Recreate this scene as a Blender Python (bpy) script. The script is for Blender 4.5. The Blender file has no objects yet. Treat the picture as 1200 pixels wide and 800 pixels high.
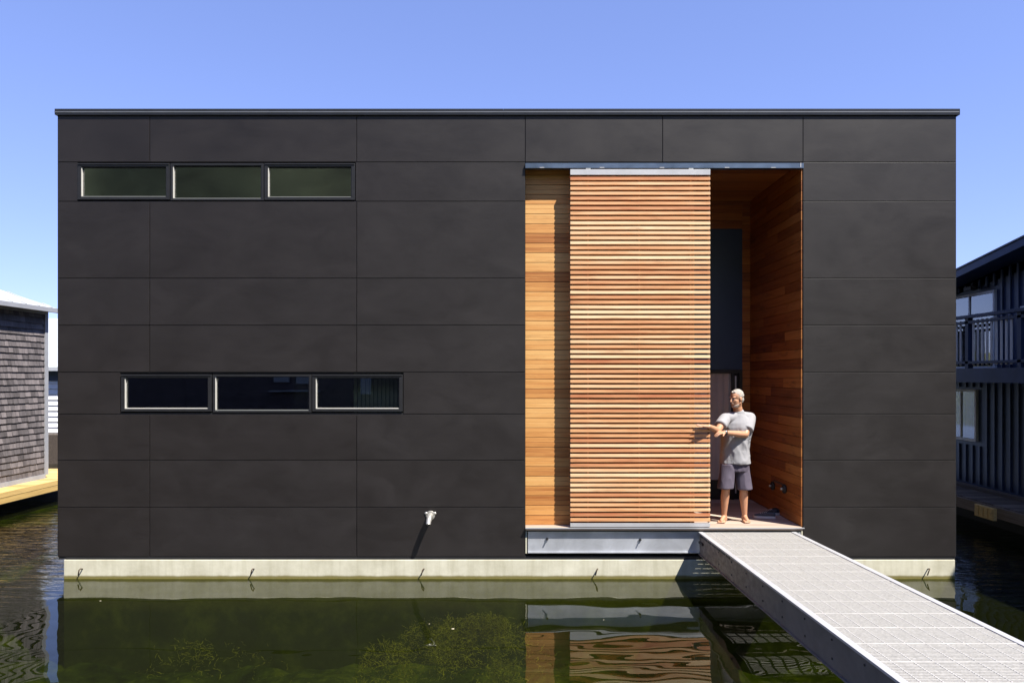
import bpy, bmesh, math, random
from mathutils import Vector, Matrix, noise
R = math.radians
random.seed(7)
sc = bpy.context.scene

# ------------------------------------------------------------------ camera, world, sun
D = 9.55; S = 89.0; CZ = 2.67; F = 850.0
cam = bpy.data.cameras.new('camera'); camo = bpy.data.objects.new('camera', cam)
sc.collection.objects.link(camo); sc.camera = camo
camo.location = (0, -D, CZ); camo.rotation_euler = (R(90), 0, 0)
cam.lens = 25.5; cam.sensor_width = 36; cam.sensor_fit = 'HORIZONTAL'
cam.shift_x = -11/1200; cam.shift_y = 40/1200
cam.clip_start = 0.1; cam.clip_end = 6000

AZ, EL = R(48), R(57)
sun_dir = Vector((math.sin(AZ)*math.cos(EL), -math.cos(AZ)*math.cos(EL), math.sin(EL)))
w = bpy.data.worlds.new('World'); sc.world = w; w.use_nodes = True
nt = w.node_tree; bg = nt.nodes['Background']
sky = nt.nodes.new('ShaderNodeTexSky'); sky.sky_type = 'NISHITA'; sky.sun_disc = False
sky.sun_elevation = EL; sky.sun_rotation = math.atan2(sun_dir.x, sun_dir.y)
sky.altitude = 0; sky.air_density = 0.8; sky.dust_density = 0.0; sky.ozone_density = 4.0
tint = nt.nodes.new('ShaderNodeMix'); tint.data_type = 'RGBA'; tint.blend_type = 'MULTIPLY'; tint.inputs[0].default_value = 1
tint.inputs[7].default_value = (1.055, 1.105, 1.65, 1); gm = nt.nodes.new('ShaderNodeGamma'); gm.inputs[1].default_value = .62; nt.links.new(sky.outputs[0], gm.inputs[0]); nt.links.new(gm.outputs[0], tint.inputs[6]); nt.links.new(tint.outputs[2], bg.inputs[0]); bg.inputs[1].default_value = 0.125
sl = bpy.data.lights.new('sun', 'SUN'); sl.energy = 5.0; sl.angle = R(0.5); sl.color = (1.0, .95, .87)
so = bpy.data.objects.new('sun', sl); sc.collection.objects.link(so)
so.rotation_euler = sun_dir.to_track_quat('Z', 'Y').to_euler()
vs = sc.view_settings; vs.view_transform = 'Standard'; vs.look = 'None'; vs.gamma = 1
vs.use_curve_mapping = False; vs.exposure = 1.1
sc.cycles.use_denoising = True
sc.cycles.max_bounces = 10; sc.cycles.diffuse_bounces = 4; sc.cycles.glossy_bounces = 5
sc.cycles.transparent_max_bounces = 16
sc.cycles.caustics_reflective = False; sc.cycles.caustics_refractive = False
sc.cycles.sample_clamp_indirect = 6

# ------------------------------------------------------------------ helpers
def X(px, Y=0): return (px-611)/S*(1+Y/D)
def Z(py, Y=0): return CZ-(py-440)/S*(1+Y/D)

class MB:
    def __init__(s): s.v = []; s.f = []; s.a = []; s.sm = []
    def face(s, pts, a=0.0, smooth=False):
        n = len(s.v); s.v += [tuple(p) for p in pts]; s.f.append(tuple(range(n, n+len(pts)))); s.a.append(a); s.sm.append(smooth)
    def box(s, x0, x1, y0, y1, z0, z1, a=0.0, M=None):
        if x0 > x1: x0, x1 = x1, x0
        if y0 > y1: y0, y1 = y1, y0
        if z0 > z1: z0, z1 = z1, z0
        c = [(x0,y0,z0),(x1,y0,z0),(x1,y1,z0),(x0,y1,z0),(x0,y0,z1),(x1,y0,z1),(x1,y1,z1),(x0,y1,z1)]
        if M is not None: c = [M @ Vector(p) for p in c]
        n = len(s.v); s.v += [tuple(p) for p in c]
        for q in ((0,3,2,1),(4,5,6,7),(0,1,5,4),(1,2,6,5),(2,3,7,6),(3,0,4,7)):
            s.f.append(tuple(n+i for i in q)); s.a.append(a); s.sm.append(False)
    def tube(s, pts, rs, n=12, a=0.0, caps=True, smooth=True):
        pts = [Vector(p) for p in pts]
        if not isinstance(rs, (list, tuple)): rs = [rs]*len(pts)
        base = len(s.v); up = None
        for i, p in enumerate(pts):
            d = (pts[min(i+1, len(pts)-1)]-pts[max(i-1, 0)]).normalized()
            if up is None: up = d.orthogonal().normalized()
            up = (up-d*up.dot(d)).normalized(); w_ = d.cross(up)
            for k in range(n):
                t = 2*math.pi*k/n; s.v.append(tuple(p+(up*math.cos(t)+w_*math.sin(t))*rs[i]))
        for i in range(len(pts)-1):
            for k in range(n):
                k2 = (k+1) % n
                s.f.append((base+i*n+k, base+i*n+k2, base+(i+1)*n+k2, base+(i+1)*n+k)); s.a.append(a); s.sm.append(smooth)
        if caps:
            s.f.append(tuple(base+k for k in range(n-1, -1, -1))); s.a.append(a); s.sm.append(False)
            e = base+(len(pts)-1)*n
            s.f.append(tuple(e+k for k in range(n))); s.a.append(a); s.sm.append(False)
    def loft(s, rings, n=24):
        """rings: (centre, rx, ry, axis_x, axis_y) closed with caps"""
        base = len(s.v)
        for c, rx, ry, ax, ay in rings:
            for k in range(n):
                t = 2*math.pi*k/n; s.v.append(tuple(Vector(c)+Vector(ax)*rx*math.cos(t)+Vector(ay)*ry*math.sin(t)))
        for i in range(len(rings)-1):
            for k in range(n):
                k2 = (k+1) % n
                s.f.append((base+i*n+k, base+i*n+k2, base+(i+1)*n+k2, base+(i+1)*n+k)); s.a.append(0.); s.sm.append(True)
        s.f.append(tuple(base+k for k in range(n-1, -1, -1))); s.a.append(0.); s.sm.append(True)
        e = base+(len(rings)-1)*n
        s.f.append(tuple(e+k for k in range(n))); s.a.append(0.); s.sm.append(True)
    def ball(s, c, rx, ry=None, rz=None, M=None, n=20):
        ry = ry or rx; rz = rz or rx; c = Vector(c); base = len(s.v); m = n//2
        for i in range(m+1):
            ph = math.pi*i/m
            for k in range(n):
                t = 2*math.pi*k/n
                p = Vector((rx*math.sin(ph)*math.cos(t), ry*math.sin(ph)*math.sin(t), rz*math.cos(ph)))
                if M is not None: p = M @ p
                s.v.append(tuple(c+p))
        for i in range(m):
            for k in range(n):
                k2 = (k+1) % n
                s.f.append((base+i*n+k, base+(i+1)*n+k, base+(i+1)*n+k2, base+i*n+k2)); s.a.append(0.); s.sm.append(True)
    def cap(s, p0, p1, r0, r1, n=14):
        """tapered capsule"""
        p0 = Vector(p0); p1 = Vector(p1)
        s.ball(p0, r0, n=n); s.ball(p1, r1, n=n)
        s.tube([p0, p1], [r0, r1], n=n)
    def build(s, name, mat, parent=None, bevel=0, loc=None):
        me = bpy.data.meshes.new(name); me.from_pydata(s.v, [], s.f); me.update()
        me.polygons.foreach_set('use_smooth', s.sm)
        at = me.attributes.new('var', 'FLOAT', 'FACE'); at.data.foreach_set('value', s.a)
        o = bpy.data.objects.new(name, me); sc.collection.objects.link(o)
        me.materials.append(mat)
        if parent is not None:
            o.parent = parent
            o.matrix_parent_inverse = Matrix.Translation(parent.location).inverted()
        if bevel:
            b = o.modifiers.new('bevel', 'BEVEL'); b.width = bevel; b.segments = 2; b.limit_method = 'ANGLE'; b.angle_limit = R(50)
        return o

def remeshed(mb, name, mat, parent, voxel, smooth=3, bump=0.0, bscale=10, fn=None, post=0):
    o = mb.build(name, mat, parent)
    m = o.modifiers.new('r', 'REMESH'); m.mode = 'VOXEL'; m.voxel_size = voxel; m.use_smooth_shade = True
    if smooth:
        k = o.modifiers.new('s', 'SMOOTH'); k.iterations = smooth; k.factor = .5
    bpy.context.view_layer.update()
    dg = bpy.context.evaluated_depsgraph_get()
    me = bpy.data.meshes.new_from_object(o.evaluated_get(dg))
    o.modifiers.clear(); old = o.data; o.data = me; bpy.data.meshes.remove(old)
    me.name = name
    if fn:
        for v in me.vertices: v.co = fn(v.co, v.normal)
        bm_ = bmesh.new(); bm_.from_mesh(me)
        for _ in range(post): bmesh.ops.smooth_vert(bm_, verts=bm_.verts, factor=.5, use_axis_x=True, use_axis_y=True, use_axis_z=True)
        bm_.to_mesh(me); bm_.free(); me.update()
    me.polygons.foreach_set('use_smooth', [True]*len(me.polygons))
    if not me.materials: me.materials.append(mat)
    return o

def tag(o, label=None, cat=None, group=None, kind=None):
    if label: o['label'] = label
    if cat: o['category'] = cat
    if group: o['group'] = group
    if kind: o['kind'] = kind
    return o
def thing(name, loc, label, cat, group=None):
    o = bpy.data.objects.new(name, None); sc.collection.objects.link(o); o.location = loc
    o.empty_display_size = .3
    return tag(o, label, cat, group)

# ------------------------------------------------------------------ materials
def mat(name):
    m = bpy.data.materials.new(name); m.use_nodes = True
    n = m.node_tree; p = n.nodes['Principled BSDF']
    return m, n, p
def N(nt, t, **kw):
    n = nt.nodes.new(t)
    for k, v in kw.items():
        if k in n.inputs: n.inputs[k].default_value = v
        else: setattr(n, k, v)
    return n
def coords(nt, scale=(1,1,1), rot=(0,0,0), kind='Object'):
    tc = nt.nodes.new('ShaderNodeTexCoord'); mp = nt.nodes.new('ShaderNodeMapping')
    mp.inputs['Scale'].default_value = scale; mp.inputs['Rotation'].default_value = rot
    nt.links.new(tc.outputs[kind], mp.inputs[0]); return mp.outputs[0]
def ramp(nt, fac, stops):
    r = nt.nodes.new('ShaderNodeValToRGB'); e = r.color_ramp.elements
    while len(e) > 2: e.remove(e[-1])
    e[0].position, e[0].color = stops[0][0], (*stops[0][1], 1)
    e[1].position, e[1].color = stops[1][0], (*stops[1][1], 1)
    for p, c in stops[2:]:
        q = e.new(p); q.color = (*c, 1)
    nt.links.new(fac, r.inputs[0]); return r.outputs[0]
def noise_(nt, vec, scale, detail=4, rough=.55, dist=0):
    n = N(nt, 'ShaderNodeTexNoise', Scale=scale, Detail=detail, Roughness=rough, Distortion=dist)
    nt.links.new(vec, n.inputs['Vector']); return n.outputs['Fac']
def mixc(nt, fac, a, b, mode='MIX'):
    m = nt.nodes.new('ShaderNodeMix'); m.data_type = 'RGBA'; m.blend_type = mode
    for sock, v in ((m.inputs[0], fac), (m.inputs[6], a), (m.inputs[7], b)):
        if isinstance(v, (int, float)): sock.default_value = v
        elif isinstance(v, tuple): sock.default_value = (*v, 1)
        else: nt.links.new(v, sock)
    return m.outputs[2]
def math_(nt, op, a, b=None, c=None):
    m = nt.nodes.new('ShaderNodeMath'); m.operation = op
    for i, v in enumerate((a, b, c)):
        if v is None: continue
        if isinstance(v, (int, float)): m.inputs[i].default_value = v
        else: nt.links.new(v, m.inputs[i])
    return m.outputs[0]
def bump(nt, p, h, strength=.3, dist=.01):
    b = N(nt, 'ShaderNodeBump', Strength=strength, Distance=dist); nt.links.new(h, b.inputs['Height'])
    nt.links.new(b.outputs[0], p.inputs['Normal'])
def var(nt):
    a = nt.nodes.new('ShaderNodeAttribute'); a.attribute_name = 'var'; return a.outputs['Fac']

def plain(name, col, rough=.6, metal=0.0, nscale=6, amt=.25, bmp=.1, bdist=.003):
    m, n, p = mat(name)
    c = coords(n); f = noise_(n, c, nscale, 6, .6)
    lo = tuple(v*(1-amt) for v in col); hi = tuple(min(1, v*(1+amt)) for v in col)
    n.links.new(ramp(n, f, [(.3, lo), (.7, hi)]), p.inputs['Base Color'])
    p.inputs['Roughness'].default_value = rough; p.inputs['Metallic'].default_value = metal
    if bmp: bump(n, p, noise_(n, c, nscale*8, 3), bmp, bdist)
    return m

def make_panel():
    m, n, p = mat('fibre_cement_panel')
    v = var(n); tc = coords(n)
    # offset the mottling for every panel
    cx = n.nodes.new('ShaderNodeCombineXYZ'); n.links.new(math_(n, 'MULTIPLY', v, 37.), cx.inputs[0]); n.links.new(math_(n, 'MULTIPLY', v, 91.), cx.inputs[2])
    ad = n.nodes.new('ShaderNodeVectorMath'); ad.operation = 'ADD'; n.links.new(tc, ad.inputs[0]); n.links.new(cx.outputs[0], ad.inputs[1])
    mp = n.nodes.new('ShaderNodeMapping'); mp.inputs['Scale'].default_value = (1, 1, 1.7); n.links.new(ad.outputs[0], mp.inputs[0])
    cl = noise_(n, mp.outputs[0], 1.3, 9, .68, .4)
    mp2 = n.nodes.new('ShaderNodeMapping'); mp2.inputs['Scale'].default_value = (.6, 1, 14); n.links.new(ad.outputs[0], mp2.inputs[0])
    st = noise_(n, mp2.outputs[0], 3.0, 5, .6)
    base = ramp(n, cl, [(.25, (.0070, .0046, .0038)), (.75, (.0142, .0105, .0092))])
    base = mixc(n, math_(n, 'MULTIPLY', st, .35), base, (.024, .021, .0205))
    n.links.new(mixc(n, math_(n, 'MULTIPLY', v, .25), base, (.019, .0165, .0165)), p.inputs['Base Color'])
    n.links.new(math_(n, 'MULTIPLY_ADD', cl, .26, .35), p.inputs['Roughness'])
    p.inputs['Specular IOR Level'].default_value = .5
    bump(n, p, noise_(n, tc, 90, 3), .15, .0015)
    return m
PANEL = make_panel()

def wood(name, dark, mid, light, along='x', rough=.55, stain=.35):
    m, n, p = mat(name)
    v = var(n); sc_ = {'x': (1.2, 30, 30), 'y': (30, 1.2, 30), 'z': (30, 30, 1.2)}[along]
    tc = n.nodes.new('ShaderNodeTexCoord')
    cx = n.nodes.new('ShaderNodeCombineXYZ')
    for i, k in enumerate((13., 29., 7.)): n.links.new(math_(n, 'MULTIPLY', v, k), cx.inputs[i])
    ad = n.nodes.new('ShaderNodeVectorMath'); ad.operation = 'ADD'; n.links.new(tc.outputs['Object'], ad.inputs[0]); n.links.new(cx.outputs[0], ad.inputs[1])
    mp = n.nodes.new('ShaderNodeMapping'); mp.inputs['Scale'].default_value = sc_; n.links.new(ad.outputs[0], mp.inputs[0])
    g = noise_(n, mp.outputs[0], 1.0, 6, .62, .6)
    g2 = noise_(n, mp.outputs[0], 5.0, 3, .6)
    gg = math_(n, 'MULTIPLY_ADD', math_(n, 'SUBTRACT', g2, .5), .3, g)
    vv = math_(n, 'MULTIPLY_ADD', math_(n, 'SUBTRACT', v, .5), .62, gg)
    col = ramp(n, vv, [(.1, dark), (.9, light), (.5, mid)])
    mp3 = n.nodes.new('ShaderNodeMapping'); mp3.inputs['Scale'].default_value = {'x': (1.6, 9, 9), 'y': (9, 1.6, 9), 'z': (9, 9, 1.6)}[along]; n.links.new(ad.outputs[0], mp3.inputs[0])
    kn = ramp(n, noise_(n, mp3.outputs[0], 1.5, 5, .6, .4), [(.56, (0, 0, 0)), (.74, (1, 1, 1))])
    col = mixc(n, math_(n, 'MULTIPLY', kn, stain), col, tuple(v_*.55 for v_ in dark))
    n.links.new(col, p.inputs['Base Color']); p.inputs['Roughness'].default_value = rough
    bump(n, p, gg, .25, .0015)
    return m
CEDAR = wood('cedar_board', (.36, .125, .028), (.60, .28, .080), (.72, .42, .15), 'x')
CEDAR_Y = wood('shade_tone_cedar_side', (.12, .028, .005), (.27, .085, .015), (.39, .150, .034), 'y', .5, .75)  # darker cedar for the recess side walls; their shade is put into the colour
CEDAR_X = wood('shade_tone_cedar', (.12, .028, .005), (.27, .085, .015), (.39, .150, .034), 'x', .5)  # same shade-darkened cedar colour for the recess back wall and ceiling
SLAT = wood('cedar_slat', (.42, .115, .045), (.68, .35, .155), (.85, .64, .38), 'x', .6)
DECKW = wood('deck_board', (.30, .22, .17), (.44, .35, .28), (.56, .47, .38), 'x', .7)
YELLOWW = wood('yellow_dock_timber', (.35, .23, .08), (.55, .37, .13), (.68, .48, .2), 'y', .7)
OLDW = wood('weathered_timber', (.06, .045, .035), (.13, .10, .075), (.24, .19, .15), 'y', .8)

def make_metal(name, col, rough, metal=1.0, stain=.25, scale=3):
    m, n, p = mat(name); c = coords(n, (1, 1, 1))
    f = noise_(n, c, scale, 6, .65, .5)
    n.links.new(ramp(n, f, [(.3, tuple(v*(1-stain) for v in col)), (.7, col)]), p.inputs['Base Color'])
    n.links.new(math_(n, 'MULTIPLY_ADD', f, .25, rough-.1), p.inputs['Roughness'])
    p.inputs['Metallic'].default_value = metal
    bump(n, p, noise_(n, c, 40, 3), .06, .002)
    return m
ALU = make_metal('mill_aluminium', (.60, .62, .66), .42, .55)
ALU_LIGHT = make_metal('bright_aluminium', (.52, .52, .53), .45, .3, .1)
ALU_DECK = make_metal('grating_aluminium', (.45, .435, .405), .6, .1, .40, 55)
TRIMM = plain('grey_trim_strip', (.16, .17, .19), .5, .2, 5, .1, 0)
RIBM = make_metal('rib_aluminium', (.52, .505, .475), .5, .15, .25, 8)
TRACKM = make_metal('track_steel', (.20, .26, .36), .3, .8)
BEADG = plain('grey_glazing_bead', (.20, .205, .19), .5, 0, 8, .05, 0)
DARKM = plain('dark_window_frame', (.022, .022, .024), .4, .2, 8, .15, .05)
COPING = plain('dark_coping', (.05, .052, .058), .32, .6, 3, .15, .03)
BACK = plain('black_backing', (.012, .012, .013), .8, 0, 5, .2, 0)
BEAD = plain('pale_glazing_bead', (.62, .60, .54), .45, 0, 8, .05, 0)
NAVYP = plain('navy_panel', (.030, .055, .115), .35, 0, 2, .12, .05)
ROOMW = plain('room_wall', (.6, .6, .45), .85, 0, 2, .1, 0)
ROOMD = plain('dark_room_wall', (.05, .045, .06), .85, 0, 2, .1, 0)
FABRICW = plain('pale_door_curtain', (.50, .485, .46), .85, 0, 4, .08, 0)
STEEL = make_metal('galvanised_steel', (.55, .53, .48), .4, .7)
RUST = plain('rusty_rod', (.08, .05, .03), .7, .3, 20, .4, .1)
RUBBER = plain('black_rubber', (.015, .015, .016), .6, 0, 10, .2, 0)

def girder_mat():
    m, n, p = mat('weathered_girder'); c = coords(n, (1, 1, 1.6))
    f = noise_(n, c, 2.2, 8, .7, .6); g = noise_(n, c, 9, 5, .7)
    sx = n.nodes.new('ShaderNodeSeparateXYZ'); n.links.new(coords(n), sx.inputs[0])
    far = n.nodes.new('ShaderNodeMapRange'); far.inputs[1].default_value = -3.2; far.inputs[2].default_value = -1.2
    n.links.new(sx.outputs[1], far.inputs[0])
    grey = ramp(n, f, [(.3, (.10, .10, .105)), (.7, (.17, .17, .175))])
    br = ramp(n, g, [(.35, (.10, .062, .04)), (.65, (.30, .25, .21))])
    n.links.new(mixc(n, math_(n, 'MULTIPLY_ADD', far.outputs[0], .75, math_(n, 'MULTIPLY', f, .15)), grey, br), p.inputs['Base Color'])
    p.inputs['Metallic'].default_value = .3; p.inputs['Roughness'].default_value = .55
    bump(n, p, g, .1, .003); return m
GIRDER = girder_mat()

def concrete():
    m, n, p = mat('float_concrete'); c = coords(n, (1, 1, 1)); f = noise_(n, c, 2.5, 8, .65)
    st = noise_(n, coords(n, (7, 7, .6)), 1.5, 5, .6)
    base = ramp(n, f, [(.3, (.47, .445, .33)), (.7, (.66, .635, .50))])
    base = mixc(n, math_(n, 'MULTIPLY', ramp(n, st, [(.45, (0, 0, 0)), (.7, (1, 1, 1))]), .4), base, (.36, .34, .22))
    sx = n.nodes.new('ShaderNodeSeparateXYZ'); n.links.new(coords(n), sx.inputs[0])
    h = math_(n, 'MULTIPLY_ADD', math_(n, 'SUBTRACT', noise_(n, c, 5, 4), .5), .025, sx.outputs[2])
    al = ramp(n, h, [(.0, (1, 1, 1)), (.05, (0, 0, 0)), (.03, (.9, .9, .9))]); deep = n.nodes.new('ShaderNodeMapRange'); deep.inputs[1].default_value = -.45; deep.inputs[2].default_value = -.15; n.links.new(sx.outputs[2], deep.inputs[0]); alg_depth_light = mixc(n, deep.outputs[0], ramp(n, noise_(n, c, 1.8, 8, .7, .3), [(.3, (.018, .026, .006)), (.72, (.26, .29, .065)), (.5, (.07, .09, .02))]), ramp(n, noise_(n, c, 9, 6, .7), [(.3, (.24, .22, .04)), (.7, (.50, .44, .12))]))  # algae brighter near the surface; light fading with depth is put into its colour
    n.links.new(mixc(n, al, base, mixc(n, ramp(n, sx.outputs[2], [(.0, (1, 1, 1)), (.004, (0, 0, 0))]), (.15, .125, .025), alg_depth_light)), p.inputs['Base Color']); p.inputs['Roughness'].default_value = .85
    bump(n, p, noise_(n, c, 30, 6, .7), .25, .006); return m
CONC = concrete()

def glass(name, tint=(.8, .85, .82), ior=1.5, rough=.01):
    m, n, p = mat(name); n.nodes.remove(p); out = n.nodes['Material Output']
    fr = N(n, 'ShaderNodeFresnel', IOR=ior); tr = N(n, 'ShaderNodeBsdfTransparent', Color=(*tint, 1))
    gl = N(n, 'ShaderNodeBsdfGlossy', Roughness=rough, Color=(.9, .9, .9, 1)); mx = n.nodes.new('ShaderNodeMixShader')
    b = N(n, 'ShaderNodeBump', Strength=.1, Distance=.004)
    n.links.new(noise_(n, coords(n), 1.2, 1), b.inputs['Height']); n.links.new(b.outputs[0], gl.inputs['Normal'])
    n.links.new(math_(n, 'MULTIPLY', fr.outputs[0], 3.0), mx.inputs[0]); n.links.new(tr.outputs[0], mx.inputs[1]); n.links.new(gl.outputs[0], mx.inputs[2])
    n.links.new(mx.outputs[0], out.inputs[0]); return m
GLASS = glass('window_glass')

def water_mat():
    m, n, p = mat('lake_water'); n.nodes.remove(p); out = n.nodes['Material Output']
    # ripples: calm in front of the house, livelier in the channels on both sides
    tc = n.nodes.new('ShaderNodeTexCoord'); sx = n.nodes.new('ShaderNodeSeparateXYZ'); n.links.new(tc.outputs['Object'], sx.inputs[0])
    ax = math_(n, 'ABSOLUTE', math_(n, 'ADD', sx.outputs[0], .1))
    mr = n.nodes.new('ShaderNodeMapRange'); mr.inputs[1].default_value = 5.4; mr.inputs[2].default_value = 6.6
    mr.inputs[3].default_value = .0; mr.inputs[4].default_value = 1.0; n.links.new(ax, mr.inputs[0])
    big = noise_(n, coords(n, (.6, 1.5, 1), (0, 0, R(8))), 1.3, 0, .3, .4)
    fine = noise_(n, coords(n, (.9, 1.5, 1), (0, 0, R(-12))), 2.4, 0, .4, .3)
    calm = math_(n, 'MULTIPLY', big, .0050)
    calm = math_(n, 'MULTIPLY_ADD', fine, .0026, calm)
    live = math_(n, 'MULTIPLY', math_(n, 'MULTIPLY', noise_(n, coords(n, (1.0, 4.0, 1), (0, 0, R(14))), 1.9, 3, .5, .4), .030), mr.outputs[0])
    h = math_(n, 'ADD', calm, live)
    b = N(n, 'ShaderNodeBump', Strength=1.0, Distance=1.0); n.links.new(h, b.inputs['Height'])
    fr = N(n, 'ShaderNodeFresnel', IOR=1.39); n.links.new(b.outputs[0], fr.inputs['Normal'])
    gl = N(n, 'ShaderNodeBsdfGlossy', Roughness=.0, Color=(1, 1, 1, 1)); n.links.new(b.outputs[0], gl.inputs['Normal'])
    tr = N(n, 'ShaderNodeBsdfTransparent', Color=(.38, .42, .15, 1))
    df = N(n, 'ShaderNodeBsdfDiffuse', Color=(.011, .0135, .0035, 1))
    m1 = n.nodes.new('ShaderNodeMixShader'); m1.inputs[0].default_value = .34
    n.links.new(tr.outputs[0], m1.inputs[1]); n.links.new(df.outputs[0], m1.inputs[2])
    m2 = n.nodes.new('ShaderNodeMixShader'); n.links.new(fr.outputs[0], m2.inputs[0])
    n.links.new(m1.outputs[0], m2.inputs[1]); n.links.new(gl.outputs[0], m2.inputs[2])
    n.links.new(m2.outputs[0], out.inputs[0]); return m
WATER = water_mat()

def bed_mat():
    m, n, p = mat('weedy_lake_bed'); c = coords(n, (1, 1, 1))
    a = noise_(n, c, 1.3, 8, .7, .4); b_ = noise_(n, c, 5, 6, .7, .5)
    f = math_(n, 'MULTIPLY_ADD', math_(n, 'SUBTRACT', b_, .5), .5, a)
    n.links.new(ramp(n, f, [(.32, (.018, .026, .006)), (.72, (.30, .33, .075)), (.5, (.085, .115, .028))]), p.inputs['Base Color'])
    p.inputs['Roughness'].default_value = .95; p.inputs['Specular IOR Level'].default_value = 0
    bump(n, p, b_, .8, .08); return m
BED = bed_mat()

# ------------------------------------------------------------------ setting: water, bed, hill
def grid_sheet(name, m, z, rng, n, fn=None):
    mb = MB(); vs_ = []
    me = bpy.data.meshes.new(name)
    xs = rng; ys = rng
    v = [(x, y, z+(fn(x, y) if fn else 0)) for y in ys for x in xs]; L = len(xs)
    f = [(j*L+i, j*L+i+1, (j+1)*L+i+1, (j+1)*L+i) for j in range(len(ys)-1) for i in range(L-1)]
    me.from_pydata(v, [], f); me.polygons.foreach_set('use_smooth', [True]*len(f)); me.update()
    o = bpy.data.objects.new(name, me); sc.collection.objects.link(o); me.materials.append(m); tag(o, kind='structure'); return o
grid_sheet('water', WATER, 0, [-2500, -200, -30, 0, 30, 200, 2500], 0)
rng = [-2500, -600, -200, -80, -40]+[-20+i*.2 for i in range(201)]+[40, 80, 200, 600, 2500]
def bedz(x, y):
    if max(abs(x), abs(y)) > 20.5: return 0
    return .28*noise.fractal((x*.55, y*.55, 3), 1., 2., 4)+.08*noise.noise((x*3, y*3, 1))
grid_sheet('lake_bed', BED, -1.15, rng, 0, bedz)

HILL = plain('wooded_hill', (.13, .145, .07), .9, 0, .12, .5, 0)
me = bpy.data.meshes.new('hill'); nx, ny = 120, 30
v = []; f = []
for j in range(ny):
    for i in range(nx):
        x = -260+i*520/(nx-1); t = j/(ny-1); y = -48-t*48
        z = -1.5+50*math.sin(min(1, t*1.1)*math.pi/2)*(.85+.25*noise.noise((x*.012, 1, 2)))+2.6*noise.noise((x*.16, y*.16, 5))+1.4*noise.noise((x*.5, y*.5, 1))
        v.append((x, y, z))
for j in range(ny-1):
    for i in range(nx-1): f.append((j*nx+i, (j+1)*nx+i, (j+1)*nx+i+1, j*nx+i+1))
me.from_pydata(v, [], f); me.polygons.foreach_set('use_smooth', [True]*len(f)); me.update(); me.materials.append(HILL)
tag(link := bpy.data.objects.new('hill', me), kind='structure'); sc.collection.objects.link(link)

v = []; f = []
for j in range(12):
    for i in range(160):
        x = -500+i*1000/159; t = j/11; v.append((x, 260+t*120, -1.5+16*math.sin(t*math.pi/2)*(1+.3*noise.noise((x*.01, 1, 9)))+2.5*noise.noise((x*.09, t*9, 5))))
for j in range(11):
    for i in range(159): f.append((j*160+i, j*160+i+1, (j+1)*160+i+1, (j+1)*160+i))
me = bpy.data.meshes.new('hill'); me.from_pydata(v, [], f); me.polygons.foreach_set('use_smooth', [True]*len(f)); me.update(); me.materials.append(HILL)
tag(link := bpy.data.objects.new('hill', me), kind='structure'); sc.collection.objects.link(link)

# ------------------------------------------------------------------ the black floating house
house = thing('floating_house', (0, 0, 0), 'large black panelled floating house with a cedar entrance and sliding slat screen', 'house')
XL, XR = X(68), X(1120); ZT = Z(136)
rows = [136, 190, 236, 326, 381, 436, 485, 539, 594, 652]
full = [68, 175.5, 418, 615.5]; right = [941, 1120]
cells = [(a, b, 0) for a, b in zip([68, 175.5, 418, 615.5, 776.5, 941], [175.5, 418, 615.5, 776.5, 941, 1120])]
for r in range(1, 9):
    if r == 1: cols = [(68, 91), (416.5, 615.5)]
    elif r == 5: cols = [(68, 141), (472.5, 615.5)]
    else: cols = [(68, 175.5), (175.5, 418), (418, 615.5)]
    cells += [(a, b, r) for a, b in cols+[(941, 1120)]]
pb = MB()
for a, b, r in cells:
    g = .0045; j = random.uniform(-.0008, .0008)
    z0, z1 = Z(rows[r+1])+g, Z(rows[r])-g
    pb.box(X(a)+(g if a != 68 else 0), X(b)-(g if b != 1120 else 0), j, .011, z0, z1, random.random())
clad = pb.build('cladding', PANEL, house, bevel=.0015)
# structural wall with the window and entrance openings left out
WIN_U = (X(91), X(416.5), Z(235.5), Z(190)); WIN_L = (X(141), X(472.5), Z(483.5), Z(437))
ENT = (X(615.5), X(941), Z(655), Z(190))
ops = [WIN_U, WIN_L, ENT]
DEP = 8.6
xs = sorted({XL+.002, XR-.002, *(o[0] for o in ops), *(o[1] for o in ops)}); zs = sorted({Z(653), ZT+.05, *(o[2] for o in ops), *(o[3] for o in ops)})
wb = MB()
for i in range(len(xs)-1):
    for k in range(len(zs)-1):
        cx_, cz_ = (xs[i]+xs[i+1])/2, (zs[k]+zs[k+1])/2
        if any(o[0] < cx_ < o[1] and o[2] < cz_ < o[3] for o in ops): continue
        wb.box(xs[i], xs[i+1], .0115, .14, zs[k], zs[k+1])
wb.box(XL+.004, XL+.16, .141, DEP, Z(653), ZT+.04); wb.box(XR-.16, XR-.004, .141, DEP, Z(653), ZT+.04)
wb.box(XL+.162, XR-.162, DEP-.15, DEP-.002, Z(653), ZT+.04)
wb.build('wall', BACK, house)
# side cladding so the flanks are panelled too
for s_, x_ in ((-1, XL), (1, XR)):
    sb = MB()
    ys_ = [.012, 2.2, 4.4, 6.6, DEP]
    for a, b in zip(ys_, ys_[1:]):
        for r in range(9):
            sb.box(x_-.008 if s_ < 0 else x_-.003, x_+.003 if s_ < 0 else x_+.008, a+.004, b-.004, Z(rows[r+1])+.004, Z(rows[r])-.004, random.random())
    sb.build('side_cladding', PANEL, house)
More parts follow.
